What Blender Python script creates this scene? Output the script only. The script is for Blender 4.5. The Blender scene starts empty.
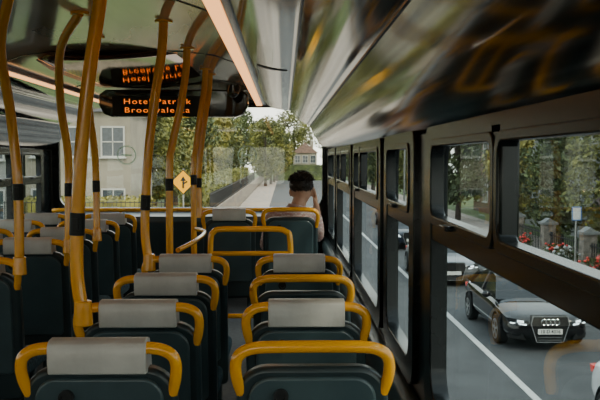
import bpy, math, random
from mathutils import Vector, Matrix, noise
R = random.Random(7)
SC = bpy.context.scene
COL = SC.collection
ZC = 3.9          # eye height above the street; everything below is written relative to the eye
FL = -1.4         # upper deck floor
GR = -3.9         # street level
pi = math.pi

# ------------------------------------------------------------------ materials
def mat(name, col, rough=.5, metal=0., var=.12, scale=6., bump=0., emit=0., stretch=(1,1,1), col2=None, coat=0., spec=.5, ramp=(.35,.65)):
    m = bpy.data.materials.new(name); m.use_nodes = True
    nt = m.node_tree; b = nt.nodes['Principled BSDF']
    tc = nt.nodes.new('ShaderNodeTexCoord'); mp = nt.nodes.new('ShaderNodeMapping')
    mp.inputs['Scale'].default_value = stretch
    nz = nt.nodes.new('ShaderNodeTexNoise'); nz.inputs['Scale'].default_value = scale; nz.inputs['Detail'].default_value = 4
    rp = nt.nodes.new('ShaderNodeValToRGB')
    c1 = tuple(max(0, c*(1-var)) for c in col); c2 = col2 or tuple(min(1, c*(1+var)) for c in col)
    rp.color_ramp.elements[0].color = (*c1, 1); rp.color_ramp.elements[1].color = (*c2, 1)
    rp.color_ramp.elements[0].position = ramp[0]; rp.color_ramp.elements[1].position = ramp[1]
    L = nt.links.new
    L(tc.outputs['Object'], mp.inputs['Vector']); L(mp.outputs[0], nz.inputs['Vector']); L(nz.outputs[0], rp.inputs[0])
    L(rp.outputs[0], b.inputs['Base Color'])
    b.inputs['Roughness'].default_value = rough; b.inputs['Metallic'].default_value = metal
    b.inputs['Specular IOR Level'].default_value = spec
    b.inputs['Coat Weight'].default_value = coat; b.inputs['Coat Roughness'].default_value = .08
    if bump:
        bp = nt.nodes.new('ShaderNodeBump'); bp.inputs['Strength'].default_value = bump; bp.inputs['Distance'].default_value = .02
        L(nz.outputs[0], bp.inputs['Height']); L(bp.outputs[0], b.inputs['Normal'])
    if emit:
        L(rp.outputs[0], b.inputs['Emission Color']); b.inputs['Emission Strength'].default_value = emit
    return m

def glassmat(name, fac=.1, tint=(.86,.9,.88), rough=.02):
    m = bpy.data.materials.new(name); m.use_nodes = True
    nt = m.node_tree; nt.nodes.remove(nt.nodes['Principled BSDF'])
    o = nt.nodes['Material Output']
    t = nt.nodes.new('ShaderNodeBsdfTransparent'); t.inputs[0].default_value = (*tint, 1)
    g = nt.nodes.new('ShaderNodeBsdfGlossy'); g.inputs['Roughness'].default_value = rough
    mx = nt.nodes.new('ShaderNodeMixShader'); mx.inputs[0].default_value = fac
    nt.links.new(t.outputs[0], mx.inputs[1]); nt.links.new(g.outputs[0], mx.inputs[2]); nt.links.new(mx.outputs[0], o.inputs[0])
    return m

def brickmat(name, c1, c2, mortar, scale=4.):
    m = mat(name, c1, .9); nt = m.node_tree; b = nt.nodes['Principled BSDF']
    br = nt.nodes.new('ShaderNodeTexBrick'); br.inputs['Color1'].default_value = (*c1,1); br.inputs['Color2'].default_value = (*c2,1)
    br.inputs['Mortar'].default_value = (*mortar,1); br.inputs['Scale'].default_value = scale
    mp = nt.nodes.new('ShaderNodeMapping'); mp.inputs['Rotation'].default_value = (pi/2, 0, 0)
    tc = nt.nodes['Texture Coordinate'] if 'Texture Coordinate' in nt.nodes else nt.nodes.new('ShaderNodeTexCoord')
    nt.links.new(tc.outputs['Object'], mp.inputs[0]); nt.links.new(mp.outputs[0], br.inputs['Vector'])
    nt.links.new(br.outputs[0], b.inputs['Base Color'])
    return m

M = {}
M['orange'] = mat('orange_powder_coat', (1.,.42,.008), .22, var=.04, coat=.6)
M['shell'] = mat('seat_shell_plastic', (.022,.037,.042), .32, var=.15)
M['panel'] = mat('seat_panel_plastic', (.050,.080,.090), .28, var=.12)
M['fabric'] = mat('seat_moquette', (.03,.07,.09), .95, var=.5, scale=60, bump=.3)
M['vinyl'] = mat('grey_vinyl', (.56,.54,.51), .32, var=.10, scale=10, bump=.25)
M['black'] = mat('black_rubber', (.010,.011,.012), .45, var=.1, spec=.3)
M['blackgloss'] = mat('black_gloss_plastic', (.012,.013,.014), .06, var=.05, spec=.9)
M['hatch'] = mat('brown_mirror_laminate', (.24,.11,.07), .05, .9, var=.1)
M['frame'] = mat('window_frame_black', (.006,.008,.009), .22, var=.1, spec=.28)
M['pillar'] = mat('pillar_black', (.008,.012,.014), .20, var=.1, spec=.3)
M['wall'] = mat('side_panel_grey', (.04,.058,.062), .4, var=.12, scale=3)
M['header'] = mat('header_panel', (.20,.21,.21), .3, var=.1, scale=3, stretch=(1,.2,1))
M['cove'] = mat('glossy_cove_painted_streaks', (.06,.062,.062), .085, .96, var=.2, scale=3, bump=.002, stretch=(9,.05,9), col2=(.44,.44,.42), ramp=(.38,.66))  # pale and dark streaks in the colour imitate long reflections
M['ceil'] = mat('ceiling_laminate', (.62,.53,.45), .10, .35, var=.14, scale=2, stretch=(2,.2,2))
M['floor'] = mat('deck_vinyl', (.06,.065,.07), .6, var=.3, scale=30)
M['strip'] = mat('warm_light_diffuser', (1.,.44,.15), .5, var=.02, emit=2.2)
M['steel'] = mat('brushed_steel', (.45,.45,.45), .3, 1.)
M['led'] = mat('amber_led', (1.,.19,.006), .5, var=.02, emit=1.9)
M['glass'] = glassmat('side_glass', .12, (.72,.78,.77))
M['screenglass'] = glassmat('windscreen_glass', .03, (.92,.95,.91))
M['asphalt'] = mat('asphalt', (.050,.051,.052), .8, var=.2, scale=1.2, bump=.2)
M['pave'] = mat('paving', (.30,.25,.21), .9, var=.2, scale=1.5)
M['paint'] = mat('road_paint', (.55,.55,.52), .7, var=.1)
M['yellowpaint'] = mat('sign_yellow', (.80,.36,.0), .7, var=.02, spec=.1)
M['grass'] = mat('grass', (.07,.10,.025), .95, var=.4, scale=1.5)
M['bark'] = mat('bark', (.06,.045,.035), .9, var=.3, scale=5, bump=.4)
M['leafA'] = mat('leaves_olive', (.075,.10,.020), .7, var=.55, scale=.9, col2=(.20,.20,.04))
M['leafB'] = mat('leaves_deep', (.030,.055,.016), .7, var=.5, scale=.9, col2=(.085,.11,.03))
M['leafC'] = mat('leaves_gold', (.14,.13,.025), .7, var=.4, scale=.9, col2=(.28,.25,.05))
M['render'] = mat('cream_render', (.21,.19,.15), .9, var=.12, scale=.8)
M['render2'] = mat('grey_render', (.20,.20,.19), .9, var=.12, scale=.8)
M['slate'] = mat('slate', (.10,.10,.115), .7, var=.25, scale=3)
M['tile'] = mat('clay_tile', (.16,.10,.08), .8, var=.25, scale=3)
M['brick'] = brickmat('red_brick', (.13,.06,.04), (.10,.05,.035), (.17,.15,.13), 2.2)
M['stone'] = mat('rubble_stone', (.20,.17,.14), .95, var=.4, scale=4, bump=.6)
M['winglass'] = mat('dark_window_pane', (.04,.05,.06), .08, var=.2)
M['whitepaint'] = mat('white_gloss_paint', (.36,.36,.34), .4, var=.05)
M['iron'] = mat('black_iron', (.012,.012,.014), .5)
M['carblack'] = mat('black_car_paint', (.004,.004,.005), .08, var=.05, coat=.3, spec=.4)
M['carblue'] = mat('dark_blue_car_paint', (.010,.014,.024), .12, var=.05, coat=.2, spec=.4)
M['cargrey'] = mat('silver_car_paint', (.20,.21,.22), .3, .6, var=.05, coat=.5)
M['carwhite'] = mat('white_car_paint', (.65,.66,.66), .25, var=.03, coat=1.)
M['carglass'] = mat('car_glass', (.01,.012,.014), .04, var=.1)
M['tyre'] = mat('tyre', (.012,.012,.012), .85, spec=.2)
M['lamp'] = mat('headlamp_glass', (.85,.9,1.), .15, emit=4.)
M['redlamp'] = mat('red_lamp', (.6,.02,.01), .2, emit=.3)
M['chrome'] = mat('chrome', (.8,.8,.8), .12, 1.)
M['plate'] = mat('plate_white', (.62,.62,.58), .4, var=.02)
M['skin'] = mat('skin', (.50,.27,.18), .5, var=.08, scale=20)
M['hair'] = mat('dark_hair', (.026,.016,.011), .55, var=.5, scale=60)
M['shirt'] = brickmat('pale_checked_shirt', (.46,.27,.24), (.60,.52,.48), (.30,.10,.09), 20)
M['jeans'] = mat('denim', (.03,.05,.09), .9, var=.2, scale=40)
M['red'] = mat('red_paint', (.5,.03,.02), .5)
M['blue'] = mat('blue_sign', (.03,.12,.35), .5)
M['green'] = mat('green_shopfront', (.02,.09,.05), .4)
M['awning'] = mat('dark_canvas', (.06,.035,.03), .8)
M['warm'] = mat('warm_bulb', (1.,.6,.25), .5, emit=6)
M['sticker'] = glassmat('etched_sticker', .35, (.8,.95,.85), .6)

# ------------------------------------------------------------------ mesh builder
def cr(pts, n=8):
    P = [Vector(p) for p in pts]; P = [P[0]*2-P[1]]+P+[P[-1]*2-P[-2]]
    out = []
    for i in range(1, len(P)-2):
        for k in range(n):
            t = k/n; a,b,c,d = P[i-1],P[i],P[i+1],P[i+2]
            out.append(.5*((2*b)+(c-a)*t+(2*a-5*b+4*c-d)*t*t+(3*b-a-3*c+d)*t**3))
    out.append(P[-2]); return out

def rrect(u0,u1,v0,v1,r,n=5, rb=None):
    rb = r if rb is None else rb
    out = []
    for cx,cy,a0,rr in ((u1-r,v1-r,0,r),(u0+r,v1-r,pi/2,r),(u0+rb,v0+rb,pi,rb),(u1-rb,v0+rb,3*pi/2,rb)):
        for k in range(n+1):
            a = a0+k/n*pi/2; out.append((cx+rr*math.cos(a), cy+rr*math.sin(a)))
    return out

class MB:
    def __init__(s): s.v=[]; s.f=[]
    def add(s, vs, fs):
        o=len(s.v); s.v += [tuple(v) for v in vs]; s.f += [tuple(i+o for i in f) for f in fs]; return s
    def box(s, c, d, rot=None):
        vs=[Vector((sx*d[0]/2,sy*d[1]/2,sz*d[2]/2)) for sx in(-1,1) for sy in(-1,1) for sz in(-1,1)]
        if rot: vs=[Matrix.Rotation(rot[1],3,rot[0])@v for v in vs]
        vs=[v+Vector(c) for v in vs]
        return s.add(vs,[(0,1,3,2),(4,6,7,5),(0,4,5,1),(2,3,7,6),(0,2,6,4),(1,5,7,3)])
    def tube(s, pts, r, n=12, closed=False):
        P=[Vector(p) for p in pts]; N=len(P)
        rs = r if isinstance(r,(list,tuple)) else [r]*N
        T=[]
        for i in range(N):
            if closed: t=P[(i+1)%N]-P[i-1]
            else: t=P[min(i+1,N-1)]-P[max(i-1,0)]
            T.append(t.normalized())
        up=Vector((0,0,1)) if abs(T[0].z)<.9 else Vector((1,0,0))
        a=T[0].cross(up).normalized(); vs=[]
        for i in range(N):
            a=(a-T[i]*a.dot(T[i])).normalized(); b=T[i].cross(a)
            for k in range(n):
                q=2*pi*k/n; vs.append(P[i]+rs[i]*(a*math.cos(q)+b*math.sin(q)))
        fs=[]
        for i in range(N if closed else N-1):
            j=(i+1)%N
            for k in range(n):
                l=(k+1)%n; fs.append((i*n+k,i*n+l,j*n+l,j*n+k))
        if not closed:
            fs.append(tuple(range(n))[::-1]); fs.append(tuple((N-1)*n+k for k in range(n)))
        return s.add(vs,fs)
    def cyl(s,p0,p1,r0,r1=None,n=16): return s.tube([p0,p1],[r0,r0 if r1 is None else r1],n)
    def prism(s, pts, fn, w0, w1):
        n=len(pts); vs=[fn(u,v,w0) for u,v in pts]+[fn(u,v,w1) for u,v in pts]
        fs=[tuple(range(n))[::-1],tuple(range(n,2*n))]
        for i in range(n):
            j=(i+1)%n; fs.append((i,j,n+j,n+i))
        return s.add(vs,fs)
    def ring(s, o, i_, fn, w0, w1):
        n=len(o); vs=[fn(u,v,w0) for u,v in o]+[fn(u,v,w0) for u,v in i_]+[fn(u,v,w1) for u,v in o]+[fn(u,v,w1) for u,v in i_]
        fs=[]
        for a in range(n):
            b=(a+1)%n
            fs += [(a,n+a,n+b,b),(2*n+a,2*n+b,3*n+b,3*n+a),(a,b,2*n+b,2*n+a),(n+a,3*n+a,3*n+b,n+b)]
        return s.add(vs,fs)
    def ell(s,c,r,nu=20,nv=14,fn=None):
        c=Vector(c); vs=[]
        for j in range(nv+1):
            th=pi*j/nv
            for i in range(nu):
                ph=2*pi*i/nu
                d=Vector((math.sin(th)*math.cos(ph),math.sin(th)*math.sin(ph),math.cos(th)))
                p=Vector((d.x*r[0],d.y*r[1],d.z*r[2]))
                if fn: p=fn(p,d)
                vs.append(c+p)
        fs=[(j*nu+i,(j+1)*nu+i,(j+1)*nu+(i+1)%nu,j*nu+(i+1)%nu) for j in range(nv) for i in range(nu)]
        return s.add(vs,fs)
    def obj(s,name,m,parent=None,smooth=True,bevel=0,sub=0):
        me=bpy.data.meshes.new(name); me.from_pydata(s.v,[],s.f); me.validate(); me.update()
        me.materials.append(M[m] if isinstance(m,str) else m)
        o=bpy.data.objects.new(name,me); COL.objects.link(o)
        if parent: o.parent=parent
        if smooth:
            for p in me.polygons: p.use_smooth=True
        if bevel:
            b=o.modifiers.new('bevel','BEVEL'); b.width=bevel; b.segments=3; b.limit_method='ANGLE'; b.angle_limit=math.radians(40)
        if sub:
            q=o.modifiers.new('sub','SUBSURF'); q.levels=sub; q.render_levels=sub
        if smooth and not sub:
            try: me.set_sharp_from_angle(angle=math.radians(38))
            except Exception: pass
        return o

def tag(o,label,cat,group=None,kind=None):
    o['label']=label; o['category']=cat
    if group: o['group']=group
    if kind: o['kind']=kind
    return o
def thing(name,loc,label,cat,group=None,rz=0):
    e=bpy.data.objects.new(name,None); e.empty_display_size=.1; COL.objects.link(e); e.location=loc; e.rotation_euler=(0,0,rz)
    return tag(e,label,cat,group)
def copy_thing(src,loc,rz=None,label=None,scale=None,skip=()):
    def rec(o,par):
        c=o.copy(); COL.objects.link(c)
        if par: c.parent=par
        for ch in o.children:
            if ch.name.split('.')[0] in skip: continue
            rec(ch,c)
        return c
    n=rec(src,None); n.location=loc
    if rz is not None: n.rotation_euler=(0,0,rz)
    if label: n['label']=label
    if scale: n.scale=scale
    return n
def kill(o):
    for c in list(o.children): kill(c)
    bpy.data.objects.remove(o)
def textmesh(name,txt,size,m,parent,loc,rot,ext=.002,off=0.,align='CENTER',sx=1.,sp=1.):
    cu=bpy.data.curves.new(name,'FONT'); cu.body=txt; cu.size=size; cu.extrude=ext; cu.offset=off; cu.align_x=align; cu.align_y='CENTER'; cu.resolution_u=3; cu.space_character=sp
    t=bpy.data.objects.new('tmp_txt',cu); COL.objects.link(t)
    dg=bpy.context.evaluated_depsgraph_get(); dg.update()
    me=bpy.data.meshes.new_from_object(t.evaluated_get(dg)); bpy.data.objects.remove(t)
    me.materials.clear(); me.materials.append(M[m]); me.name=name
    o=bpy.data.objects.new(name,me); COL.objects.link(o); o.parent=parent; o.location=loc; o.rotation_euler=rot; o.scale=(sx,1,1)
    return o
def struct(o,label=None):
    o['kind']='structure'
    if label: o['label']=label; o['category']=o.name.split('_')[0]
    return o

XR=.45; XL=-2.4; YF=8.8; YB=-1.6
SILL=-.74; WTOP=.08
# ------------------------------------------------------------------ bus shell
b=MB(); b.box(((XR+XL)/2,(YF+YB)/2,FL-.04),(XR-XL+.16,YF-YB,.08)); struct(b.obj('floor','floor',smooth=False),'dark grey vinyl deck floor of the bus')

right_w=[(-1.4,.02,None),(.22,2.56,1.735),(2.88,3.64,None),(3.86,5.32,4.85),(5.56,7.02,6.5),(7.26,8.35,None)]
left_w=[(-1.4,.1,None),(.3,2.6,None),(2.8,4.4,None),(4.6,6.2,None),(6.4,7.55,None),(7.72,8.45,None)]
def side_wall(name,x0,x1,wins,label):
    b=MB(); xc=(x0+x1)/2; w=abs(x1-x0)
    b.box((xc,(YF+YB)/2,(FL+SILL)/2),(w,YF-YB,SILL-FL))
    b.box((xc,(YF+YB)/2,(WTOP+.62)/2+.0),(w,YF-YB,.62-WTOP))
    ys=[YB]+[q for a in wins for q in a[:2]]+[YF]
    for i in range(0,len(ys),2):
        b.box((xc,(ys[i]+ys[i+1])/2,(SILL+WTOP)/2),(w,ys[i+1]-ys[i],WTOP-SILL))
    return struct(b.obj(name,'pillar',smooth=False),label)
side_wall('wall_right',XR,XR+.035,right_w,'glossy black side wall of the upper deck')
side_wall('wall_left',XL-.035,XL,left_w,'glossy black side wall of the upper deck')
wn=0
def side_window(x,sgn,y0,y1,ysplit):
    global wn; wn+=1
    fn=lambda u,v,w:(x+sgn*w,u,v)
    b=MB()
    b.ring(rrect(y0-.045,y1+.045,SILL-.045,WTOP+.045,.10),rrect(y0+.06,y1-.06,SILL+.04,WTOP-.028,.08),fn,-.017,.035)
    b.box((x+sgn*.008,(y0+y1)/2,-.206),(.042,y1-y0-.04,.066))
    ys=[y0+.05]+([ysplit] if ysplit else [])+[y1-.05]
    for a,c in zip(ys[:-1],ys[1:]):
        b.ring(rrect(a,c,-.190,WTOP-.022,.045),rrect(a+.030,c-.030,-.164,WTOP-.044,.035),fn,-.022,.02)
    if ysplit: b.box((x+sgn*.003,ysplit,(-.19+WTOP)/2),(.040,.08,.26))
    b.box((x-sgn*.028,y1-.35,-.180),(.02,.09,.014))
    o=b.obj('window_%d'%wn,'frame',bevel=.005); struct(o,'glossy black framed bus side window with hopper vent')
    g=MB(); g.box((x+sgn*.024,(y0+y1)/2,(SILL+WTOP)/2),(.004,y1-y0-.02,WTOP-SILL-.02))
    go=g.obj('glass_pane','glass',smooth=False); go.parent=o; go['kind']='structure'
for y0,y1,s in right_w: side_window(XR,1,y0,y1,s)
for y0,y1,s in left_w: side_window(XL,-1,y0,y1,s)

for k,(x,sg) in enumerate(((XR,-1),(XL,1))):
    b=MB(); pr_=[(0,-.80),(.055,-.80),(.075,-.83),(.075,-.90),(.03,-.98),(.03,FL+.02),(0,FL+.02)]
    b.prism(pr_,lambda u,v,w:(x+sg*u,w,v),YB+.05,YF-.02)
    struct(b.obj('trim_%d'%(k+1),'panel',bevel=.01),'moulded dark heater duct trim below the windows')

b=MB(); xc=(XR+XL)/2; W_=XR-XL
b.box((xc,YB-.04,(FL-.6)/2),(W_,.08,-.6-FL)); b.box((xc,YB-.04,.46),(W_,.08,.32)); b.box((XL+.2,YB-.04,-.15),(.4,.08,.9)); b.box((XR-.2,YB-.04,-.15),(.4,.08,.9))
struct(b.obj('wall_back','wall',smooth=False),'dark rear bulkhead with emergency window added for light')
wn+=1
b=MB(); b.ring(rrect(XL+.38,XR-.38,-.62,.32,.1),rrect(XL+.44,XR-.44,-.56,.26,.08),lambda u,v,w:(u,YB+w,v),-.06,.02); o=struct(b.obj('window_%d'%wn,'frame',bevel=.005),'unseen rear emergency window with black frame, added for light')  # out of view behind the camera, added to brighten the cabin
g=MB(); g.box((xc,YB-.03,-.15),(W_-.8,.004,.9)); go=g.obj('glass_pane','screenglass',smooth=False); go.parent=o; go['kind']='structure'
prof=[(-.27,.575),(-.42,.628),(-.60,.652),(-1.0,.657),(-1.4,.652),(-1.58,.628),(-1.73,.575)]
pr=prof+[(x,z+.05) for x,z in prof[::-1]]
b=MB(); b.prism(pr,lambda u,v,w:(u,w,v),YB,YF); struct(b.obj('ceiling','ceil'),'pale laminate bus ceiling')
# cove: three long panels, each bowed gently into the cabin, so reflections run as streaks
knots=[(-.22,.565),(.055,.503),(.265,.345),(.45,.08)]
def bow(a,c,s,n=10):
    (x0,z0),(x1,z1)=a,c; L=math.hypot(x1-x0,z1-z0); nx,nz=(z1-z0)/L,-(x1-x0)/L
    return [(x0+(x1-x0)*t+nx*s*4*t*(1-t), z0+(z1-z0)*t+nz*s*4*t*(1-t)) for t in [i/n for i in range(n+1)]]
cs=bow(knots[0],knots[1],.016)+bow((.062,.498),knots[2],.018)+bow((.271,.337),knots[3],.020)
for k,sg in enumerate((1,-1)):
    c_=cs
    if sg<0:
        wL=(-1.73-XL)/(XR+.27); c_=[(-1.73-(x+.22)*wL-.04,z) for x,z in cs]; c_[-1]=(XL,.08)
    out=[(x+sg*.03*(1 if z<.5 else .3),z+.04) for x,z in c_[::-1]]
    b=MB(); b.prism(c_+out,lambda u,v,w:(u,w,v),YB,YF); struct(b.obj('trim_%d'%(k+3),'cove'),'glossy dark cove panel with painted reflection streaks above the windows')
for k,(x,z) in enumerate(((.0585,.4995),(.268,.340))):
    b=MB(); b.prism(rrect(-.006,.006,-.004,.004,.002,2),lambda u,v,w:(x+u,w,z+v),YB,YF-.02); struct(b.obj('trim_%d'%(12+k),'frame'),'dark groove between cove panels')
for k,y in enumerate((1.6,3.4,5.2,7.0)):
    b=MB(); b.prism([(x,z-.004) for x,z in prof]+[(x,z+.002) for x,z in prof[::-1]],lambda u,v,w:(u,w,v),y,y+.02)
    struct(b.obj('trim_%d'%(5+k),'frame',smooth=False),'dark ceiling joint strip')
for k,x in enumerate((-.205,-1.795)):
    b=MB(); b.prism(rrect(-.018,.018,-.012,.012,.006,3),lambda u,v,w:(x+u,w,.557+v),YB,YF-.02); struct(b.obj('trim_%d'%(9+k),'frame'),'black edge trim beside the ceiling light')
t=thing('air_vent',(0,4.9,0),'slim black slot vent set across the cove panel','air vent')
cv=bow(knots[0],knots[1],.018,8)[2:8]
b=MB(); b.prism([(x,z-.003) for x,z in cv]+[(x,z+.003) for x,z in cv[::-1]],lambda u,v,w:(u,w,v),-.04,-.012)
b.prism([(x,z-.003) for x,z in cv[:4]]+[(x,z+.003) for x,z in cv[:4][::-1]],lambda u,v,w:(u,w,v),-.012,.012)
b.obj('slot','black',t,smooth=False)
for k,x in enumerate((-.250,-1.750)):
    t=thing('ceiling_light',(x,3.6,.56),'long slim warm light strip along the ceiling edge','ceiling light','ceiling light strips')
    b=MB(); b.prism(rrect(-.034,.034,-.012,.02,.010,3),lambda u,v,w:(u,w,v),-4.8,5.1); b.obj('housing','steel',t)
    b=MB(); b.prism(rrect(-.029,.029,-.022,-.010,.005,3),lambda u,v,w:(u,w,v),-4.75,5.05); b.obj('diffuser','strip',t)

b=MB()
b.box(((XR+XL)/2,YF+.04,(FL-.52)/2),(XR-XL+.14,.08,-.52-FL))
b.box(((XR+XL)/2,YF+.04,.62),(XR-XL+.14,.08,.14))
b.box((XL+.0,YF+.04,0),(.14,.08,1.06)); b.box((XR,YF+.04,0),(.10,.08,1.06))
struct(b.obj('wall_front','wall',smooth=False),'dark front bulkhead below and around the windscreen')
wn+=1
b=MB(); fn=lambda u,v,w:(u,YF+w,v)
b.ring(rrect(XL+.02,XR-.01,-.56,.58,.14),rrect(XL+.09,XR-.055,-.50,.53,.12),fn,-.02,.05)
o=struct(b.obj('window_%d'%wn,'frame',bevel=.005),'large upper deck windscreen with black surround')
g=MB(); g.box(((XR+XL)/2,YF+.02,0),(XR-XL-.1,.005,1.1)); go=g.obj('glass_pane','screenglass',smooth=False); go.parent=o; go['kind']='structure'
b=MB(); b.prism([(8.79,-.54),(8.45,-.57),(8.40,-.62),(8.42,-.9),(8.5,FL+.01),(8.79,FL+.01)],lambda u,v,w:(w,u,v),XL+.09,XR-.09)
struct(b.obj('trim_20','shell',bevel=.012),'dark moulded ledge under the windscreen')
for x in (-1.62,-.38):
    t=thing('window_sticker',(x,YF-.004,.04),'round translucent sticker on the windscreen','sticker','windscreen stickers')
    b=MB(); cc=[(.10*math.cos(a*pi/16),.10*math.sin(a*pi/16)) for a in range(32)]; ci=[(u*.86,v*.86) for u,v in cc]
    b.ring(cc,ci,lambda u,v,w:(u,w,v),-.002,.001); b.box((0,-.001,0),(.11,.002,.02)); b.obj('printed_ring','sticker',t,smooth=False)
t=thing('front_grab_rail',(-1.0,8.30,-.495),'orange tubular grab rail in front of the windscreen ledge','grab rail')
b=MB(); b.tube(cr([(-1.25,.18,-.10),(-1.25,.05,-.02),(-1.15,0,0),(-.4,0,0),(.4,0,0),(1.1,0,0),(1.2,.05,-.02),(1.2,.18,-.10)],6),.019); b.obj('rail','orange',t)
for x in (-.6,.5):
    b=MB(); b.tube([(x,0,0),(x,.15,-.09)],.011); b.obj('bracket','orange',t)

# ------------------------------------------------------------------ destination display
t=thing('destination_display',(-1.0,7.6,.50),'black overhead passenger information display with amber lettering','electronic sign')
fn=lambda u,v,w:(u,w,v)
b=MB(); b.prism([(-.64,-.02),(-.60,-.10),(-.53,-.125),(.57,-.125),(.64,-.10),(.68,-.02),(.68,.07),(.62,.115),(-.58,.115),(-.64,.07)],fn,0,.14); b.obj('housing','blackgloss',t,bevel=.012)
b=MB(); b.prism(rrect(-.52,.34,-.112,.060,.01),fn,-.006,.004); b.obj('screen','black',t)
textmesh('display_text','Hotel Patrick',.066,'led',t,(-.125,-.008,.008),(pi/2,0,0),off=-.0008,sx=1.40,sp=1.18)
textmesh('display_text','Brookvale La',.066,'led',t,(-.125,-.008,-.068),(pi/2,0,0),off=-.0008,sx=1.40,sp=1.18)
t=thing('ceiling_hatch',(-1.02,6.2,.618),'glossy brown bowed overhead panel mirroring the display lettering','ceiling panel')
b=MB(); n_=14; vs=[]
for j,y in enumerate((-1.05,-.85,-.3,.4,1.0,1.2)):
    hwid=(.40,.52,.58,.58,.56,.47)[j]
    for i in range(n_+1):
        u=-1+2*i/n_; vs.append((u*hwid,y,.028*u*u*(1)))
fs_=[(j*(n_+1)+i,j*(n_+1)+i+1,(j+1)*(n_+1)+i+1,(j+1)*(n_+1)+i) for j in range(5) for i in range(n_)]
b.add(vs,fs_); po=b.obj('panel','hatch',t); so_=po.modifiers.new('s','SOLIDIFY'); so_.thickness=.006; so_.offset=1
t.rotation_euler=(0,math.radians(-3.6),0)
t=thing('security_camera',(-.43,7.25,.60),'small black dome security camera on the ceiling','security camera')
b=MB(); b.cyl((0,0,.02),(0,0,-.03),.06,.056,20); b.obj('base','blackgloss',t)
b=MB(); b.ell((0,0,-.035),(.048,.048,.045)); b.obj('dome','blackgloss',t)

# ------------------------------------------------------------------ seat
def yr(z): return .12*(.9-z)
seat=thing('bus_seat',(0,0,-50),'dark teal bus seat with grey headrest cover and orange handle','seat','upper deck bus seats')
fs=lambda u,v,w:(u,w+yr(v),v)
b=MB(); b.prism(rrect(-.207,.207,.30,.872,.085,8,.03),fs,0,.055); b.obj('seat_back','shell',seat,bevel=.014)
b=MB(); b.prism(rrect(-.172,.172,.42,.848,.06,8,.03),fs,-.012,.004); b.obj('back_panel','panel',seat,bevel=.008)
b=MB(); b.prism(rrect(-.185,.185,.40,.85,.06,6,.03),fs,.05,.10); b.obj('backrest_upholstery','fabric',seat,bevel=.02)
b=MB(); b.prism(rrect(-.20,.20,.38,.46,.03,4),lambda u,v,w:(u,w,v),.09,.50); b.obj('seat_cushion','fabric',seat,bevel=.02)
b=MB(); b.prism([(-.022,.862),(-.0275,.89),(-.028,.922),(-.023,.939),(-.008,.947),(.02,.948),(.045,.942),(.064,.918),(.090,.80),(.055,.80),(.03,.856)],lambda u,v,w:(w,u,v),-.130,.130); b.obj('headrest_cover','vinyl',seat,bevel=.004)
hp=[(-.190,.03,.80),(-.203,.010,.845),(-.206,.0,.885),(-.194,-.004,.912),(-.155,-.006,.928),(-.07,-.006,.931),(.07,-.006,.931),(.155,-.006,.928),(.194,-.004,.912),(.206,0,.885),(.203,.010,.845),(.190,.03,.80)]
hp=[(x,y,z-.004) for x,y,z in hp]
b=MB(); b.tube(cr(hp,5),.0160,14); b.obj('grab_handle','orange',seat)
b=MB(); b.cyl((-.085,-.008,.80),(-.085,.004,.80),.020,.020,20); b.ring([(.020*math.cos(a*pi/10),.020*math.sin(a*pi/10)) for a in range(20)],[(.013*math.cos(a*pi/10),.013*math.sin(a*pi/10)) for a in range(20)],lambda u,v,w:(u-.085,w,v+.80),-.016,-.006); b.obj('latch_knob','black',seat)
for sx in (-.15,.15):
    b=MB(); b.tube([(sx,.12,.39),(sx,.14,.2),(sx,.12,.0)],.018); b.box((sx,.14,.008),(.05,.14,.016)); b.tube([(sx,.14,.2),(sx,.42,.36)],.014); b.obj('leg','shell',seat)
xa,xw=-.468,.072
rows=[2.13,2.72,3.36,4.03]
nocover='dark teal bus seat with uncovered orange grab handle'
for i,y in enumerate(rows):
    copy_thing(seat,(xa,y,FL),scale=(.945,1,1))
    copy_thing(seat,(xw,y,FL),scale=(.945,1,1),skip=('headrest_cover',) if i in(0,2) else (),label=nocover if i in (0,2) else None)
copy_thing(seat,(-.42,6.5,FL),scale=(.97,1,1.08))
copy_thing(seat,(.05,6.5,FL),scale=(1.02,1,1.095),skip=('headrest_cover',),label='dark teal front bus seat occupied by a seated person')
for y in (3.75,4.6,5.3,6.0,6.7):
    copy_thing(seat,(-1.38,y,FL),scale=(1,1,1.03))
    copy_thing(seat,(-1.90,y,FL),scale=(1,1,1.03))
kill(seat)

# ------------------------------------------------------------------ poles
def pole(pts,bandz,r=.0215):
    base=Vector(pts[0]); t=thing('grab_pole',base,'curved orange grab pole rising to the ceiling with black sleeve','grab pole','orange grab poles')
    P=cr([Vector(p)-base for p in pts],8)
    b=MB(); b.tube(P,r,14); b.obj('pole','orange',t)
    b=MB(); b.cyl(P[-1]-Vector((0,0,.012)),P[-1]+Vector((0,0,.0)),.042,.042,20); b.obj('ceiling_flange','orange',t)
    bz=bandz-base.z
    near=min(range(1,len(P)-1),key=lambda i:abs(P[i].z-bz)); p=P[near]; d=(P[near+1]-P[near-1]).normalized()
    b=MB(); b.cyl(p-d*.036,p+d*.036,r+.0025,r+.0025,16); b.box(p+Vector((0,-r-.003,0)),(.020,.010,.04)); b.obj('bell_push','black',t,bevel=.002)
    b=MB(); b.cyl(P[0]-Vector((0,0,.03)),P[0]+Vector((0,0,.05)),r+.010,r+.006,16); b.obj('clamp','orange',t,bevel=.004)
def ceilz(x):
    pts=sorted(prof)
    for (x0,z0),(x1,z1) in zip(pts[:-1],pts[1:]):
        if x0<=x<=x1: return z0+(z1-z0)*(x-x0)/(x1-x0)
    return .57
def rp(d):
    return [(-.640,d,-.50),(-.658,d,-.36),(-.652,d,-.15),(-.632,d-.01,.08),(-.602,d-.02,.30),(-.570,d-.02,.50),(-.560,d-.02,ceilz(-.56))]
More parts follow.
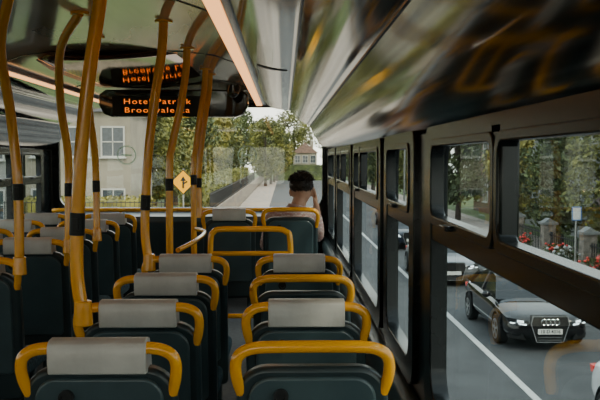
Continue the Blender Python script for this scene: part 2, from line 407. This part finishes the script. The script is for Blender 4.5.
pole(rp(2.70),-.21); pole(rp(4.03),-.21)
for d,f in ((5.0,1),(6.15,1),(6.52,0)):
    p=rp(d)
    p=[(-.672 if d<5.5 else -.648,d,FL+.03 if f else -.42)]+[(x-(.02 if d<5.5 and z<.2 else 0),y,z) for x,y,z in p[2:]]
    pole(p,-.17)
pole([(-1.165,3.75,-.48),(-1.168,3.75,-.1),(-1.185,3.72,.2),(-1.15,3.5,.46),(-1.04,3.3,ceilz(-1.04))],-.15)
pole([(-1.165,4.6,-.48),(-1.16,4.6,0),(-1.17,4.5,.28),(-1.09,4.2,.53),(-.91,3.85,ceilz(-.91))],-.15)
pole([(-1.165,5.3,-.48),(-1.17,5.3,0),(-1.17,5.15,.33),(-1.1,4.95,.55),(-1.0,4.6,ceilz(-1.))],-.15)
t=thing('guard_rail',(-.2,4.85,FL),'orange tubular guard rail around the stair opening','guard rail')
b=MB(); b.tube(cr([(-.22,0,.02),(-.22,0,.6),(-.22,0,.92),(-.20,0,.985),(-.15,0,1.0),(0,0,1.0),(.15,0,1.0),(.21,0,.985),(.235,0,.93),(.235,0,.6),(.235,0,.02)],6),.017); b.obj('rail','orange',t)
for z in (.86,.5):
    b=MB(); b.tube([(-.22,0,z),(.235,0,z)],.014); b.obj('cross_bar','orange',t)
t=thing('guard_rail',(-.56,5.0,FL),'short orange rail bridging two grab poles','guard rail')
b=MB(); b.tube(cr([(-.07,.03,.86),(0,.3,.885),(.02,.8,.90),(-.07,1.10,.90)],6),.015); b.obj('rail','orange',t)

# ------------------------------------------------------------------ seated person
person=thing('person',(.082,6.80,FL),'seated person with short dark hair, checked shirt, hand raised to ear','person')
person.scale=(.96,1.04,1.04)
def head_fn(p,d):
    q=p.copy()
    if d.z<0: q.x*=1-.25*(-d.z)**1.5; q.y*=1-.12*(-d.z)
    if d.y>0 and d.z<-.2: q.y+=.012
    return q
def limb(b,pts,rs,n=14):
    P=cr(pts,5); rr=[]
    for i in range(len(rs)-1):
        for k in range(5): rr.append(rs[i]+(rs[i+1]-rs[i])*k/5)
    rr.append(rs[-1]); b.tube(P,rr,n)
    b.ell(P[0],(rs[0],)*3,12,8); b.ell(P[-1],(rs[-1],)*3,12,8)
HC=(.060,.045,1.106)
b=MB()
b.ell((0,0,.62),(.17,.13,.12)); b.ell((0,0,.74),(.145,.11,.16)); b.ell((0,0,.84),(.17,.115,.13))
limb(b,[(-.165,0,.875),(0,-.01,.90),(.155,0,.88)],[.055,.07,.055])
limb(b,[(.0,-.01,.90),(.025,0,.97),(.055,.02,1.05)],[.075,.062,.060])
b.ell(HC,(.086,.100,.124),fn=head_fn)
b.ell((HC[0],HC[1]+.095,HC[2]-.015),(.014,.020,.026)); b.ell((HC[0],HC[1]+.085,HC[2]-.055),(.028,.014,.010)); b.ell((HC[0],HC[1]+.07,HC[2]-.095),(.03,.025,.02))
for s in(-1,1): b.ell((HC[0]+s*.090,HC[1]-.005,HC[2]-.015),(.014,.022,.036)); b.ell((HC[0]+s*.03,HC[1]+.083,HC[2]+.012),(.016,.012,.010))
limb(b,[(.16,0,.87),(.195,.11,.80),(.205,.21,.74)],[.052,.046,.041]); limb(b,[(.205,.21,.74),(.203,.14,.87),(.186,.065,.985)],[.041,.036,.027])
limb(b,[(-.17,0,.87),(-.21,.05,.78),(-.24,.10,.68)],[.052,.046,.041]); limb(b,[(-.24,.10,.68),(-.19,.22,.67),(-.12,.32,.67)],[.041,.036,.027])
b.ell((.178,.045,1.025),(.020,.034,.046))
for k,(dy,L) in enumerate(((.045,.062),(.020,.072),(-.004,.068),(-.026,.052))):
    b.tube(cr([(.181,.045+dy*.6,1.055),(.178,.045+dy,1.055+L*.5),(.162,.045+dy*1.1,1.055+L)],4),[.0095]*4+[.009]*4+[.008],8); b.ell((.162,.045+dy*1.1,1.055+L),(.008,)*3,8,6)
b.tube(cr([(.176,.005,1.005),(.170,-.017,1.03),(.155,-.025,1.055)],4),[.012]*4+[.010]*4+[.009],8)
b.ell((-.09,.36,.665),(.036,.046,.02))
for dx,L in ((-.028,.05),(-.009,.062),(.010,.058),(.028,.045)):
    b.tube(cr([(-.085+dx,.39,.67),(-.08+dx,.39+L*.6,.668),(-.075+dx,.39+L,.652)],4),.0085,8)
b.tube(cr([(-.06,.34,.67),(-.035,.37,.67),(-.03,.395,.66)],4),.0095,8)
for s in(-1,1):
    limb(b,[(s*.09,.02,.60),(s*.11,.24,.605),(s*.12,.44,.60)],[.085,.075,.058]); limb(b,[(s*.12,.44,.60),(s*.12,.46,.35),(s*.12,.45,.10)],[.058,.052,.036])
    limb(b,[(s*.12,.44,.055),(s*.12,.54,.045),(s*.125,.63,.035)],[.038,.036,.026])
body=b.obj('body','skin',person)
rm=body.modifiers.new('remesh','REMESH'); rm.mode='VOXEL'; rm.voxel_size=.0075; rm.use_smooth_shade=True
sm=body.modifiers.new('smooth','SMOOTH'); sm.iterations=4
b=MB()
b.ell((0,0,.64),(.185,.145,.13)); b.ell((0,0,.74),(.175,.135,.18)); b.ell((0,0,.84),(.200,.14,.115))
limb(b,[(-.185,0,.870),(0,-.01,.900),(.17,0,.875)],[.072,.092,.070])
b.cyl((0.01,-.005,.90),(.026,.0,.995),.098,.078)
limb(b,[(.165,0,.865),(.195,.11,.80),(.205,.21,.74)],[.070,.061,.056]); limb(b,[(.205,.21,.74),(.204,.165,.83)],[.056,.052])
limb(b,[(-.18,0,.865),(-.21,.05,.78),(-.24,.10,.68)],[.072,.060,.054]); limb(b,[(-.24,.10,.68),(-.22,.16,.675)],[.054,.050])
sh=b.obj('shirt','shirt',person); rm=sh.modifiers.new('remesh','REMESH'); rm.mode='VOXEL'; rm.voxel_size=.012; rm.use_smooth_shade=True
sm=sh.modifiers.new('smooth','SMOOTH'); sm.iterations=3
b=MB(); b.ell((0,.02,.60),(.19,.15,.09))
for s in(-1,1):
    limb(b,[(s*.09,.02,.60),(s*.11,.24,.605),(s*.12,.44,.60)],[.095,.085,.068]); limb(b,[(s*.12,.44,.60),(s*.12,.46,.35),(s*.12,.45,.13)],[.068,.062,.055])
tr=b.obj('trousers','jeans',person); rm=tr.modifiers.new('remesh','REMESH'); rm.mode='VOXEL'; rm.voxel_size=.012; rm.use_smooth_shade=True
def hair_fn(p,d):
    q=p.copy(); q+=d*.010*noise.noise(d*5)+d*.005*noise.noise(d*17)
    if d.z<.1: q=q*(1-.22*min(1,(.1-d.z)/.6))
    if d.y>.55 and d.z<.5: q=q*.80
    return q
b=MB(); hc=Vector((HC[0],HC[1]-.010,HC[2]+.028)); b.ell(hc,(.100,.112,.104),48,32,hair_fn)
rh=random.Random(5)
for _ in range(1000):
    d=Vector((rh.gauss(0,1),rh.gauss(-.3,1),rh.gauss(.35,.9))).normalized()
    if d.z<-.6 or (d.y>.45 and d.z<.55): continue
    k=1-.22*min(1,max(0,(.1-d.z)/.6))
    p=hc+Vector((d.x*.097,d.y*.108,d.z*.100))*k
    L=.038 if d.z>.45 else .009
    tdir=(d*.55+Vector((rh.gauss(0,.4),rh.gauss(-.1,.4),rh.gauss(-.1,.3)))).normalized()
    b.tube([p,p+tdir*L*.6,p+tdir*L+Vector((0,0,-.004))],[.006,.0045,.001],5)
b.obj('hair','hair',person)
for s in(-1,1):
    b=MB(); b.ell((s*.12,.555,.05),(.045,.13,.05)); b.obj('shoe','black',person)

# ------------------------------------------------------------------ street
b=MB(); b.box((2.5,62,GR-.05),(11.4,184,.1)); tag(b.obj('road','asphalt',smooth=False),'grey asphalt street','road',kind='structure')
b=MB(); b.box((0,100,GR-.13),(280,300,.1)); tag(b.obj('ground','grass',smooth=False),'open ground beside the street','ground',kind='structure')
b=MB(); b.box((10.4,62,GR+.0),(4.4,184,.14)); tag(b.obj('pavement','pave',smooth=False),'paved footpath beside the street','pavement',kind='structure')
b=MB(); b.box((-2.4,62,GR+.0),(2.4,184,.14)); tag(b.obj('pavement','pave',smooth=False),'broad paved footpath beside the street','pavement',kind='structure')
tag(MB().box((4.1,30,GR+.004),(.13,70,.008)).obj('lane_marking','paint',smooth=False),'solid white painted line on the road','road marking')

# ------------------------------------------------------------------ cars
def make_car(loc,paint,label,badge=False,plate=None,rz=0,sc=1.):
    t=thing('car',loc,label,'car','cars on the street',rz); t.scale=(sc,sc,sc)
    st=[(-2.33,.66,.34,.62),(-2.27,.80,.24,.70),(-2.05,.895,.2,.78),(-1.4,.915,.2,.87),(-.9,.92,.2,.92),(0,.92,.2,.93),(1,.92,.2,.95),(1.7,.91,.22,.98),(2.2,.86,.28,.96),(2.32,.74,.40,.86)]
    b=MB(); vs=[];n=12
    for y,w,zb,zt in st:
        half=[(.80*w,zb),(w,zb+.12),(w,(zb+zt)/2),(w*.965,zt-.11),(w*.84,zt-.015),(w*.4,zt+.02)]
        for x,z in half: vs.append((x,y,z))
        for x,z in half[::-1]: vs.append((-x,y,z))
    fs=[tuple(range(n))[::-1],tuple((len(st)-1)*n+k for k in range(n))]
    for i in range(len(st)-1):
        for k in range(n):
            l=(k+1)%n; fs.append((i*n+k,i*n+l,(i+1)*n+l,(i+1)*n+k))
    b.add(vs,fs); b.obj('body',paint,t,sub=2)
    pf=[(-1.0,.90),(-.62,1.13),(-.22,1.34),(.2,1.40),(.8,1.39),(1.25,1.27),(1.85,.96)]
    hw=lambda z:.80-(z-.92)*.44
    b=MB(); vs=[]
    for y,z in pf: vs+= [(-hw(z),y,z),(hw(z),y,z)]
    m=len(pf); vs+= [(-.8,pf[0][0],.85),(.8,pf[0][0],.85),(-.8,pf[-1][0],.85),(.8,pf[-1][0],.85)]
    fs=[(2*i,2*i+1,2*i+3,2*i+2) for i in range(m-1)]
    fs+= [tuple(2*i for i in range(m))+(2*m+2,2*m), tuple(2*i+1 for i in range(m))[::-1]+(2*m+1,2*m+3)]
    b.add(vs,fs); b.obj('windows','carglass',t,bevel=.03)
    b=MB(); vs=[]
    rf=[(-.28,1.335),(.2,1.415),(.8,1.405),(1.22,1.295)]
    for y,z in rf: vs+=[(-hw(z)-.012,y,z-.03),(-hw(z)+.08,y,z+.01),(0,y,z+.022),(hw(z)-.08,y,z+.01),(hw(z)+.012,y,z-.03)]
    fs=[(5*i+k,5*i+k+1,5*i+k+6,5*i+k+5) for i in range(3) for k in range(4)]
    b.add(vs,fs); ro=b.obj('roof',paint,t,sub=1); so=ro.modifiers.new('s','SOLIDIFY'); so.thickness=.02
    b=MB()
    for s in(-1,1):
        b.tube([(s*.81,-1.02,.90),(s*hw(1.13)+s*.005,-.63,1.13),(s*hw(1.34),-.25,1.34)],.028,8)
        b.tube([(s*(hw(1.39)+.008),.38,1.39),(s*.81,.42,.92)],.028,8)
        b.tube([(s*hw(1.27),1.22,1.28),(s*.79,1.82,.96)],.05,8)
    b.obj('pillar',paint,t)
    for s in(-1,1):
        b=MB(); b.ell((s*.98,-.72,.98),(.10,.06,.075),14,10); b.box((s*.90,-.70,.95),(.12,.04,.04)); b.obj('wing_mirror',paint,t)
        for y in(-1.45,1.38):
            b=MB()
            b.tube([(s*.925,y+.345*math.cos(a*pi/16),.34+.375*math.sin(a*pi/16)) for a in range(-2,19)],.022,6); b.obj('wheel_arch','tyre',t)
            w=MB(); w.prism([(.325*math.cos(a*pi/18),.325*math.sin(a*pi/18)) for a in range(36)],lambda u,v,q:(s*q,y+u,.325+v),.72,.945); wo=w.obj('wheel','tyre',t,bevel=.03)
            w=MB(); w.ring([(.225*math.cos(a*pi/18),.225*math.sin(a*pi/18)) for a in range(36)],[(.195*math.cos(a*pi/18),.195*math.sin(a*pi/18)) for a in range(36)],lambda u,v,q:(s*q,y+u,.325+v),.93,.955)
            for a in range(5):
                an=a*2*pi/5; w.box((s*.95,y+.10*math.sin(an),.325+.10*math.cos(an)),(.02,.05,.21),('X',-an))
            w.cyl((s*.93,y,.325),(s*.962,y,.325),.045,.04)
            r_=w.obj('rim','steel',t); r_.parent=wo
        fn=lambda u,v,w_:(s*u,w_+max(0,(u-.55))*.55,v)
        b=MB(); b.prism([(.44,.64),(.48,.55),(.82,.58),(.88,.71),(.62,.69)],fn,-2.345,-2.10); b.obj('headlamp','carglass',t,bevel=.01)
        b=MB(); b.prism([(.50,.562),(.81,.588),(.82,.612),(.50,.590)],fn,-2.362,-2.34); b.prism([(.56,.62),(.68,.62),(.68,.67),(.56,.66)],fn,-2.36,-2.34); b.obj('light_unit','lamp',t)
        b=MB(); b.prism([(.50,.24),(.82,.27),(.84,.38),(.58,.40)],fn,-2.33,-2.1); b.obj('air_intake','tyre',t)
        b=MB(); b.prism([(.50,.72),(.82,.72),(.84,.84),(.55,.84)],lambda u,v,w_:(s*u,w_-max(0,(u-.55))*.4,v),2.2,2.345); b.obj('tail_lamp','redlamp',t,bevel=.01)
    fn=lambda u,v,w_:(u,w_,v)
    g=[(-.38,.76),(.38,.76),(.42,.60),(.29,.20),(-.29,.20),(-.42,.60)]
    b=MB(); b.prism(g,fn,-2.36,-2.2); b.obj('grille','tyre',t)
    b=MB(); gi=[(u*.95,(v-.48)*.95+.48) for u,v in g]; b.ring(g,gi,fn,-2.385,-2.35)
    for z in (.25,.31): b.box((0,-2.363,z),(.50+(z-.27)*.5,.006,.008))
    b.obj('grille_trim','chrome',t)
    if badge:
        for k in range(4):
            b=MB(); cxk=(k-1.5)*.092; b.tube([(cxk+.060*math.cos(a*pi/10),-2.40,.640+.060*math.sin(a*pi/10)) for a in range(20)],.008,6,closed=True); b.obj('emblem_ring','chrome',t)
    b=MB(); b.prism(rrect(-.26,.26,.38,.49,.01,2),fn,-2.40,-2.37); p=b.obj('number_plate','plate',t)
    if plate: textmesh('plate_text',plate,.10,'black',p,(0,-2.402,.435),(pi/2,0,0),off=.002)
    b=MB(); b.prism(rrect(-.26,.26,.60,.71,.01,2),fn,2.33,2.36); b.obj('rear_number_plate','plate',t)
    return t
make_car((5.38,19.2,GR),'carblack','black saloon car with four ring grille emblem driving on the street',True,'10 D 4316',sc=.95)
make_car((5.15,28.0,GR),'cargrey','silver car queuing behind the black saloon',sc=.97)
make_car((5.5,38.5,GR),'carblue','dark car further back in the traffic queue')
make_car((5.42,10.3,GR),'carwhite','white car passing beside the bus')
make_car((6.4,49.0,GR),'carblue','dark car parked by the kerb')

# ------------------------------------------------------------------ vegetation
def leaves(b,c,rad,n,size,rnd):
    for _ in range(n):
        d=Vector((rnd.gauss(0,1),rnd.gauss(0,1),rnd.gauss(0,1))).normalized()*rnd.uniform(.55,1.05)
        p=Vector(c)+Vector((d.x*rad[0],d.y*rad[1],d.z*rad[2]))
        a=Vector((rnd.gauss(0,1),rnd.gauss(0,1),rnd.gauss(0,1))).normalized(); q=a.orthogonal().normalized(); w=a.cross(q); s=size*rnd.uniform(.6,1.3)
        b.add([p-q*s,p+w*s*.5,p+q*s,p-w*s*.5],[(0,1,2,3)])
def make_tree(h,cr_,leafm,seed,label):
    rnd=random.Random(seed)
    t=thing('tree',(0,0,-60),label,'tree','street trees')
    b=MB(); b.tube(cr([(0,0,-.05),(.05,.03,h*.25),(-.04,.06,h*.5),(.03,0,h*.8)],5),[.20-.15*i/15 for i in range(16)],10)
    cs=[]
    for k in range(46):
        a=rnd.uniform(0,2*pi); rr=cr_*math.sqrt(rnd.random()); z=h*rnd.uniform(.20,.95); f=math.sin(pi*min(1,max(.1,(z/h-.08)/.97)))
        cs.append(Vector((rr*math.cos(a)*f,rr*math.sin(a)*f,z)))
    for c in cs[:14]: b.tube(cr([(0,0,c.z*.62),(c.x*.5,c.y*.5,c.z*.82),tuple(c)],3),[.05,.045,.04,.035,.03,.02,.012],6)
    b.obj('trunk','bark',t)
    b=MB()
    for c in cs: leaves(b,c,(cr_*.34,cr_*.34,h*.10),125,.16,rnd)
    b.obj('foliage',leafm,t,smooth=False)
    return t
TA=make_tree(8,2.4,'leafA',1,'leafy olive green street tree')
TB=make_tree(7.5,2.3,'leafB',2,'dense dark green tree')
TC=make_tree(7,2.2,'leafC',3,'yellowing green tree beside the street')
for T,x,y,s in ((TA,-8.6,56.5,1.05),(TC,-8.8,64,1.15),(TB,-9.2,72,1.35),(TA,-9.4,81,1.45),(TC,-9,90.5,1.5),(TA,-9.6,101,1.6),
                (TB,-17,60,1.3),(TA,-17.5,69,1.5),(TB,-18,79,1.6),(TB,-26,64,1.5),(TA,-26.5,76,1.6),(TA,-20.5,90,1.5),
                (TB,-8.2,112,1.4),(TA,-2.6,120,1.2),(TC,-12.0,123,1.5),(TB,-2.0,130,1.25),(TA,-10,136,1.5),(TC,-1.6,140,1.3),(TC,-10.5,148,1.5),(TA,-1.2,150,1.2),
                (TA,15,158,1.6),(TB,-3.2,166,1.55),(TB,-9,184,1.9),(TA,2.5,197,2.0),(TB,14,190,2.0),(TA,25,190,1.9),(TB,10.6,167,1.2),
                (TB,10.9,53,1.),(TA,10.6,70,1.1),(TB,10.4,84,1.15),(TA,10.2,97,1.25),(TB,9.9,112,1.35),(TA,9.8,127,1.4),(TB,9.6,142,1.4),
                (TC,11.4,42,.72),(TB,11.7,35.6,.70),(TA,11.7,29.6,.68),(TB,11.7,23.6,.70),(TA,11.7,17.6,.68)):
    copy_thing(T,(x,y,GR+.06),rz=R.uniform(0,6),scale=(s,s,s))
for T in(TA,TB,TC): kill(T)
def hedge(x0,x1,y0,y1,h,m,label):
    rnd=random.Random(int(x0*10+y0)); t=thing('hedge',((x0+x1)/2,(y0+y1)/2,GR-.06),label,'hedge')
    w=x1-x0;d=y1-y0; b=MB(); b.box((0,0,h/2),(w*.9,d*.98,h*.95)); n=int((w+d)*h*90)
    for _ in range(min(n,12000)):
        f=rnd.random()
        if f<.35: p=Vector((rnd.uniform(-w/2,w/2),rnd.uniform(-d/2,d/2),h))
        elif f<.8: p=Vector((rnd.choice((-w/2,w/2)),rnd.uniform(-d/2,d/2),rnd.uniform(0,h)))
        else: p=Vector((rnd.uniform(-w/2,w/2),rnd.choice((-d/2,d/2)),rnd.uniform(0,h)))
        p+=Vector((rnd.gauss(0,.06),rnd.gauss(0,.06),rnd.gauss(0,.07)))
        a=Vector((rnd.gauss(0,1),rnd.gauss(0,1),rnd.gauss(0,1))).normalized(); q=a.orthogonal().normalized(); v=a.cross(q); s=.10
        b.add([p-q*s,p+v*s*.6,p+q*s,p-v*s*.6],[(0,1,2,3)])
    b.obj('foliage',m,t,smooth=False)
hedge(-5.6,-4.4,46,106,2.8,'leafA','long clipped olive green hedge behind the stone wall')
hedge(-12.2,-6.2,39.4,40.4,2.1,'leafC','yellow green garden hedge behind railings')
hedge(-1.5,7.5,155.5,156.6,2.8,'leafB','dark hedge at the end of the street')
tag(MB().box((-3.85,99.5,GR+.60),(.35,111,1.2)).obj('garden_wall','stone',smooth=False),'low rubble stone boundary wall','wall')
tag(MB().box((-13.4,38.2,GR+.50),(16.4,.35,1.0)).obj('garden_wall','stone',smooth=False),'low rubble stone boundary wall facing the street','wall')
b=MB()
for y in range(0,270): b.box((-3.85,44.4+y*.25,GR+1.65),(.035,.035,.95))
for z in (1.3,2.05): b.box((-3.85,78.1,GR+z),(.05,67.4,.04))
tag(b.obj('iron_railing','iron',smooth=False),'black iron railing on top of the stone wall','railing')
b=MB()
for k in range(0,82): b.box((-21.5+k*.2,38.2,GR+1.5),(.03,.03,1.05))
for z in (1.1,1.95): b.box((-13.4,38.2,GR+z),(16.4,.05,.04))
tag(b.obj('iron_railing','iron',smooth=False),'black iron railing along the garden front','railing')
for k in range(5):
    t=thing('stone_pier',(9.9,19+k*4.2,GR+.06),'square stone gate pier with capping','stone pier','stone piers by footpath')
    b=MB(); b.box((0,0,.7),(.45,.45,1.4)); b.obj('shaft','stone',t,smooth=False,bevel=.01)
    b=MB(); b.box((0,0,1.44),(.58,.58,.10)); b.prism([(-.24,0),(.24,0),(0,.16)],lambda u,v,w:(u,w,1.48+v),-.24,.24); b.obj('capping','render2',t,smooth=False,bevel=.01)
    if k<4:
        b=MB()
        for j in range(18): b.box((9.9,19.35+k*4.2+j*.205,GR+.66),(.03,.03,1.1))
        for z in (.25,1.1): b.box((9.9,21.1+k*4.2,GR+z),(.04,3.7,.04))
        tag(b.obj('iron_railing','iron',smooth=False),'black iron railing panel between stone piers','railing')

# ------------------------------------------------------------------ buildings
def building(loc,w,d,h,wallm,roofm,label,rz=0,cols=3,floors=2,roofh=1.8,shop=None,door=True):
    t=thing('building',loc,label,'building',None,rz)
    b=MB(); b.box((0,d/2,h/2),(w,d,h)); b.obj('wall','%s'%wallm,t,smooth=False)
    b=MB(); b.prism([(-w/2-.25,h),(w/2+.25,h),(w/2+.25,h+.1),(0,h+roofh),(-w/2-.25,h+.1)],lambda u,v,q:(u,q,v),-.25,d+.25); b.obj('roof',roofm,t,smooth=False)
    b=MB(); b.box((w*.3,d*.5,h+roofh*.8),(.7,.5,1.4)); b.box((w*.3,d*.5,h+roofh*.8+.73),(.8,.6,.1))
    for q in(-.18,.18): b.cyl((w*.3+q,d*.5,h+roofh*.8+.75),(w*.3+q,d*.5,h+roofh*.8+1.05),.1,.08,10)
    b.obj('chimney',wallm,t,smooth=False)
    fh=h/floors
    for f in range(floors):
        if shop and f==0: continue
        for c in range(cols):
            x=-w/2+w*(c+.5)/cols
            if f==0 and door and c==cols//2: continue
            z=f*fh+fh*.52; hw_=min(.6,w/cols*.3); hh=.72
            g=MB(); g.box((x,-.01,z),(hw_*2,.05,hh*2)); g.obj('window_pane','winglass',t,smooth=False)
            g=MB(); fn=lambda u,v,q:(u,q,v)
            g.ring([(x-hw_-.08,z-hh-.08),(x+hw_+.08,z-hh-.08),(x+hw_+.08,z+hh+.08),(x-hw_-.08,z+hh+.08)],[(x-hw_,z-hh),(x+hw_,z-hh),(x+hw_,z+hh),(x-hw_,z+hh)],fn,-.07,.01)
            g.box((x,-.05,z),(hw_*2,.04,.06)); g.box((x,-.05,z),(.05,.04,hh*2)); g.box((x,-.08,z-hh-.1),(hw_*2+.3,.14,.07)); g.obj('window_frame','whitepaint',t,smooth=False)
    if door and not shop:
        x=-w/2+w*(cols//2+.5)/cols
        g=MB(); g.box((x,-.02,1.05),(.95,.06,2.1)); g.box((x,-.06,1.5),(.6,.03,.7)); g.box((x,-.06,.6),(.6,.03,.6)); g.obj('door','green',t,smooth=False,bevel=.01)
    if shop:
        g=MB(); g.box((0,-.10,fh-.35),(w*.96,.22,.6))
        for c in range(cols+1): g.box((-w*.48+w*.96*c/cols,-.08,fh*.4),(.22,.2,fh*.85))
        g.box((0,-.08,.25),(w*.96,.16,.5)); g.obj('shopfront',shop,t,smooth=False,bevel=.02)
        g=MB(); g.box((0,-.02,fh*.45),(w*.92,.04,fh*.7)); g.obj('shop_window','winglass',t,smooth=False)
        g=MB(); n=10; vs=[];fs=[]
        for k in range(n+1):
            x=-w*.46+w*.92*k/n; vs+=[(x,-.15,fh-.65),(x,-1.2,fh-1.05),(x,-1.2,fh-1.22)]
        for k in range(n): fs+=[(3*k,3*k+1,3*k+4,3*k+3),(3*k+1,3*k+2,3*k+5,3*k+4)]
        g.add(vs,fs); a=g.obj('awning','awning',t,smooth=False); s_=a.modifiers.new('s','SOLIDIFY'); s_.thickness=.02
        for k in range(cols*2):
            xx=-w*.44+w*.88*(k+.5)/(cols*2)
            g=MB(); g.ell((xx,-1.3,fh-.5),(.08,.08,.08),10,8); g.cyl((xx,-1.3,fh-.42),(xx,-.1,fh-.2),.012,.012,6); g.obj('lamp','warm',t)
    return t
building((-10.6,44.0,GR-.08),5.4,7,6.4,'render','slate','cream rendered two storey house with slate roof',0,3,2,1.8)
building((-17.5,44.,GR-.08),7.4,7,6.2,'render2','slate','grey rendered terraced house with slate roof',0,3,2,2.)
building((-25.6,44,GR-.08),7.6,7,6.6,'brick','slate','red brick house with slate roof',0,3,2,2.)
building((14.9,24,GR-.08),9,8,6.2,'brick','slate','red brick corner pub with green shopfront and dark awning',-pi/2,3,2,2.,'green')
building((14.9,35,GR-.08),9,8,6.0,'render','slate','cream rendered shop with dark shopfront',-pi/2,3,2,1.8,'iron')
building((14.9,47,GR-.08),11,8,6.6,'render2','slate','grey rendered terrace building',-pi/2,4,2,2.,None)
building((14.9,61,GR-.08),11,8,6.2,'brick','tile','brick terrace building with clay tile roof',-pi/2,4,2,2.,None)
building((14.9,12,GR-.08),10,8,6.4,'render2','slate','grey rendered building beside the footpath',-pi/2,3,2,2.,'awning')
building((4.4,176,GR-.08),4.8,7,5.2,'render','tile','distant pale house with brown tile roof',0,3,2,2.2)

# ------------------------------------------------------------------ street furniture
t=thing('warning_sign',(-4.55,38.5,GR-.04),'yellow diamond road warning sign with black arrow symbol','road sign')
b=MB(); b.cyl((0,.03,0),(0,.03,3.5),.04,.04,12); b.obj('post','steel',t)
fn=lambda u,v,w:(u,w,v+2.9)
b=MB(); b.prism([(0,.58),(.58,0),(0,-.58),(-.58,0)],fn,-.03,0); b.obj('sign_border','black',t,smooth=False,bevel=.01)
b=MB(); b.prism([(0,.52),(.52,0),(0,-.52),(-.52,0)],fn,-.036,-.028); b.obj('sign_face','yellowpaint',t,smooth=False)
b=MB(); b.prism([(-.04,-.28),(.04,-.28),(.04,.05),(.13,.05),(0,.27),(-.13,.05),(-.04,.05)],fn,-.042,-.034); b.obj('arrow_symbol','black',t,smooth=False)
b=MB(); b.prism([(.04,-.1),(.20,.0),(.17,.06),(.04,-.02)],fn,-.042,-.034); b.obj('branch_symbol','black',t,smooth=False)
def street_lamp(x,y,side):
    t=thing('street_lamp',(x,y,GR+.07),'tall grey street lamp with curved arm','street lamp','street lamps')
    b=MB(); b.tube(cr([(0,0,0),(0,0,3),(0,0,6),(side*.4,0,7.1),(side*1.3,0,7.4)],6),[.08-.04*i/24 for i in range(25)],10); b.obj('post','steel',t)
    b=MB(); b.ell((side*1.5,0,7.4),(.35,.12,.08)); b.obj('lamp_head','header',t)
street_lamp(8.8,46.5,-1); street_lamp(8.8,62,-1)
def sign_post(x,y,h,m,w,hh,label):
    t=thing('sign_post',(x,y,GR+.07),label,'street sign'); b=MB(); b.cyl((0,0,0),(0,0,h),.035,.035,10); b.obj('post','steel',t)
    b=MB(); b.prism(rrect(-w/2,w/2,h-hh,h,.03,3),lambda u,v,q:(u,q,v),-.06,-.04); b.obj('sign_plate',m,t)
    b=MB(); b.ring(rrect(-w/2,w/2,h-hh,h,.03,3),rrect(-w/2+.03,w/2-.03,h-hh+.03,h-.03,.02,3),lambda u,v,q:(u,q,v),-.065,-.058); b.obj('sign_border','blue',t)
sign_post(8.8,25.4,2.4,'plate',.30,.42,'white rectangular parking sign with blue border on grey post')
sign_post(8.75,33.3,2.6,'blue',.5,.5,'blue rectangular sign on a grey post')
sign_post(8.8,21.3,2.9,'red',.35,.35,'small red sign on a grey post')
def planter(x,y,fm,label):
    rnd=random.Random(int(x*7+y*3)); t=thing('planter',(x,y,GR+.07),label,'planter','flower planters')
    b=MB(); b.tube([(0,0,0),(0,0,.05),(0,0,.5),(0,0,.55)],[.22,.24,.34,.36],16); b.obj('pot','brick',t)
    b=MB(); leaves(b,(0,0,.75),(.38,.38,.28),260,.07,rnd); b.obj('foliage','leafB',t,smooth=False)
    b=MB()
    for _ in range(34): b.ell((rnd.gauss(0,.2),rnd.gauss(0,.2),.85+rnd.uniform(-.12,.22)),(.05,.05,.04),6,5)
    b.obj('flowers',fm,t)
for k,(x,y) in enumerate(((8.9,22.4),(8.9,24.0),(8.9,26.6),(8.9,27.8),(8.9,31.6))): planter(x,y,'whitepaint' if k==2 else 'red','terracotta planter with %s flowers on the footpath'%('white' if k==2 else 'red'))

for o in list(SC.objects):
    if o.parent is None: o.location.z += ZC

# ------------------------------------------------------------------ world / light / camera
w=bpy.data.worlds.new('overcast_sky'); SC.world=w; w.use_nodes=True; nt=w.node_tree; bg=nt.nodes['Background']
tc=nt.nodes.new('ShaderNodeTexCoord'); sp=nt.nodes.new('ShaderNodeSeparateXYZ'); rp_=nt.nodes.new('ShaderNodeValToRGB')
nt.links.new(tc.outputs['Generated'],sp.inputs[0]); nt.links.new(sp.outputs['Z'],rp_.inputs[0]); nt.links.new(rp_.outputs[0],bg.inputs[0])
rp_.color_ramp.elements[0].position=.0; rp_.color_ramp.elements[0].color=(.95,.90,.82,1)
rp_.color_ramp.elements[1].position=.6; rp_.color_ramp.elements[1].color=(.70,.77,.84,1)
bg.inputs[1].default_value=4.0
sl=bpy.data.lights.new('sun','SUN'); sl.energy=4.0; sl.angle=math.radians(12); sl.color=(1,.84,.64)
so=bpy.data.objects.new('sun',sl); COL.objects.link(so); so.rotation_euler=(math.radians(48),0,math.radians(38)); so.location=(0,0,30)

cam=bpy.data.cameras.new('camera'); co=bpy.data.objects.new('camera',cam); COL.objects.link(co)
cam.sensor_width=36; cam.lens=850/600*36; cam.clip_start=.05; cam.clip_end=500
co.location=(0,0,ZC)
co.rotation_euler=(math.radians(90-2.76),0,math.radians(-1.08))
SC.camera=co
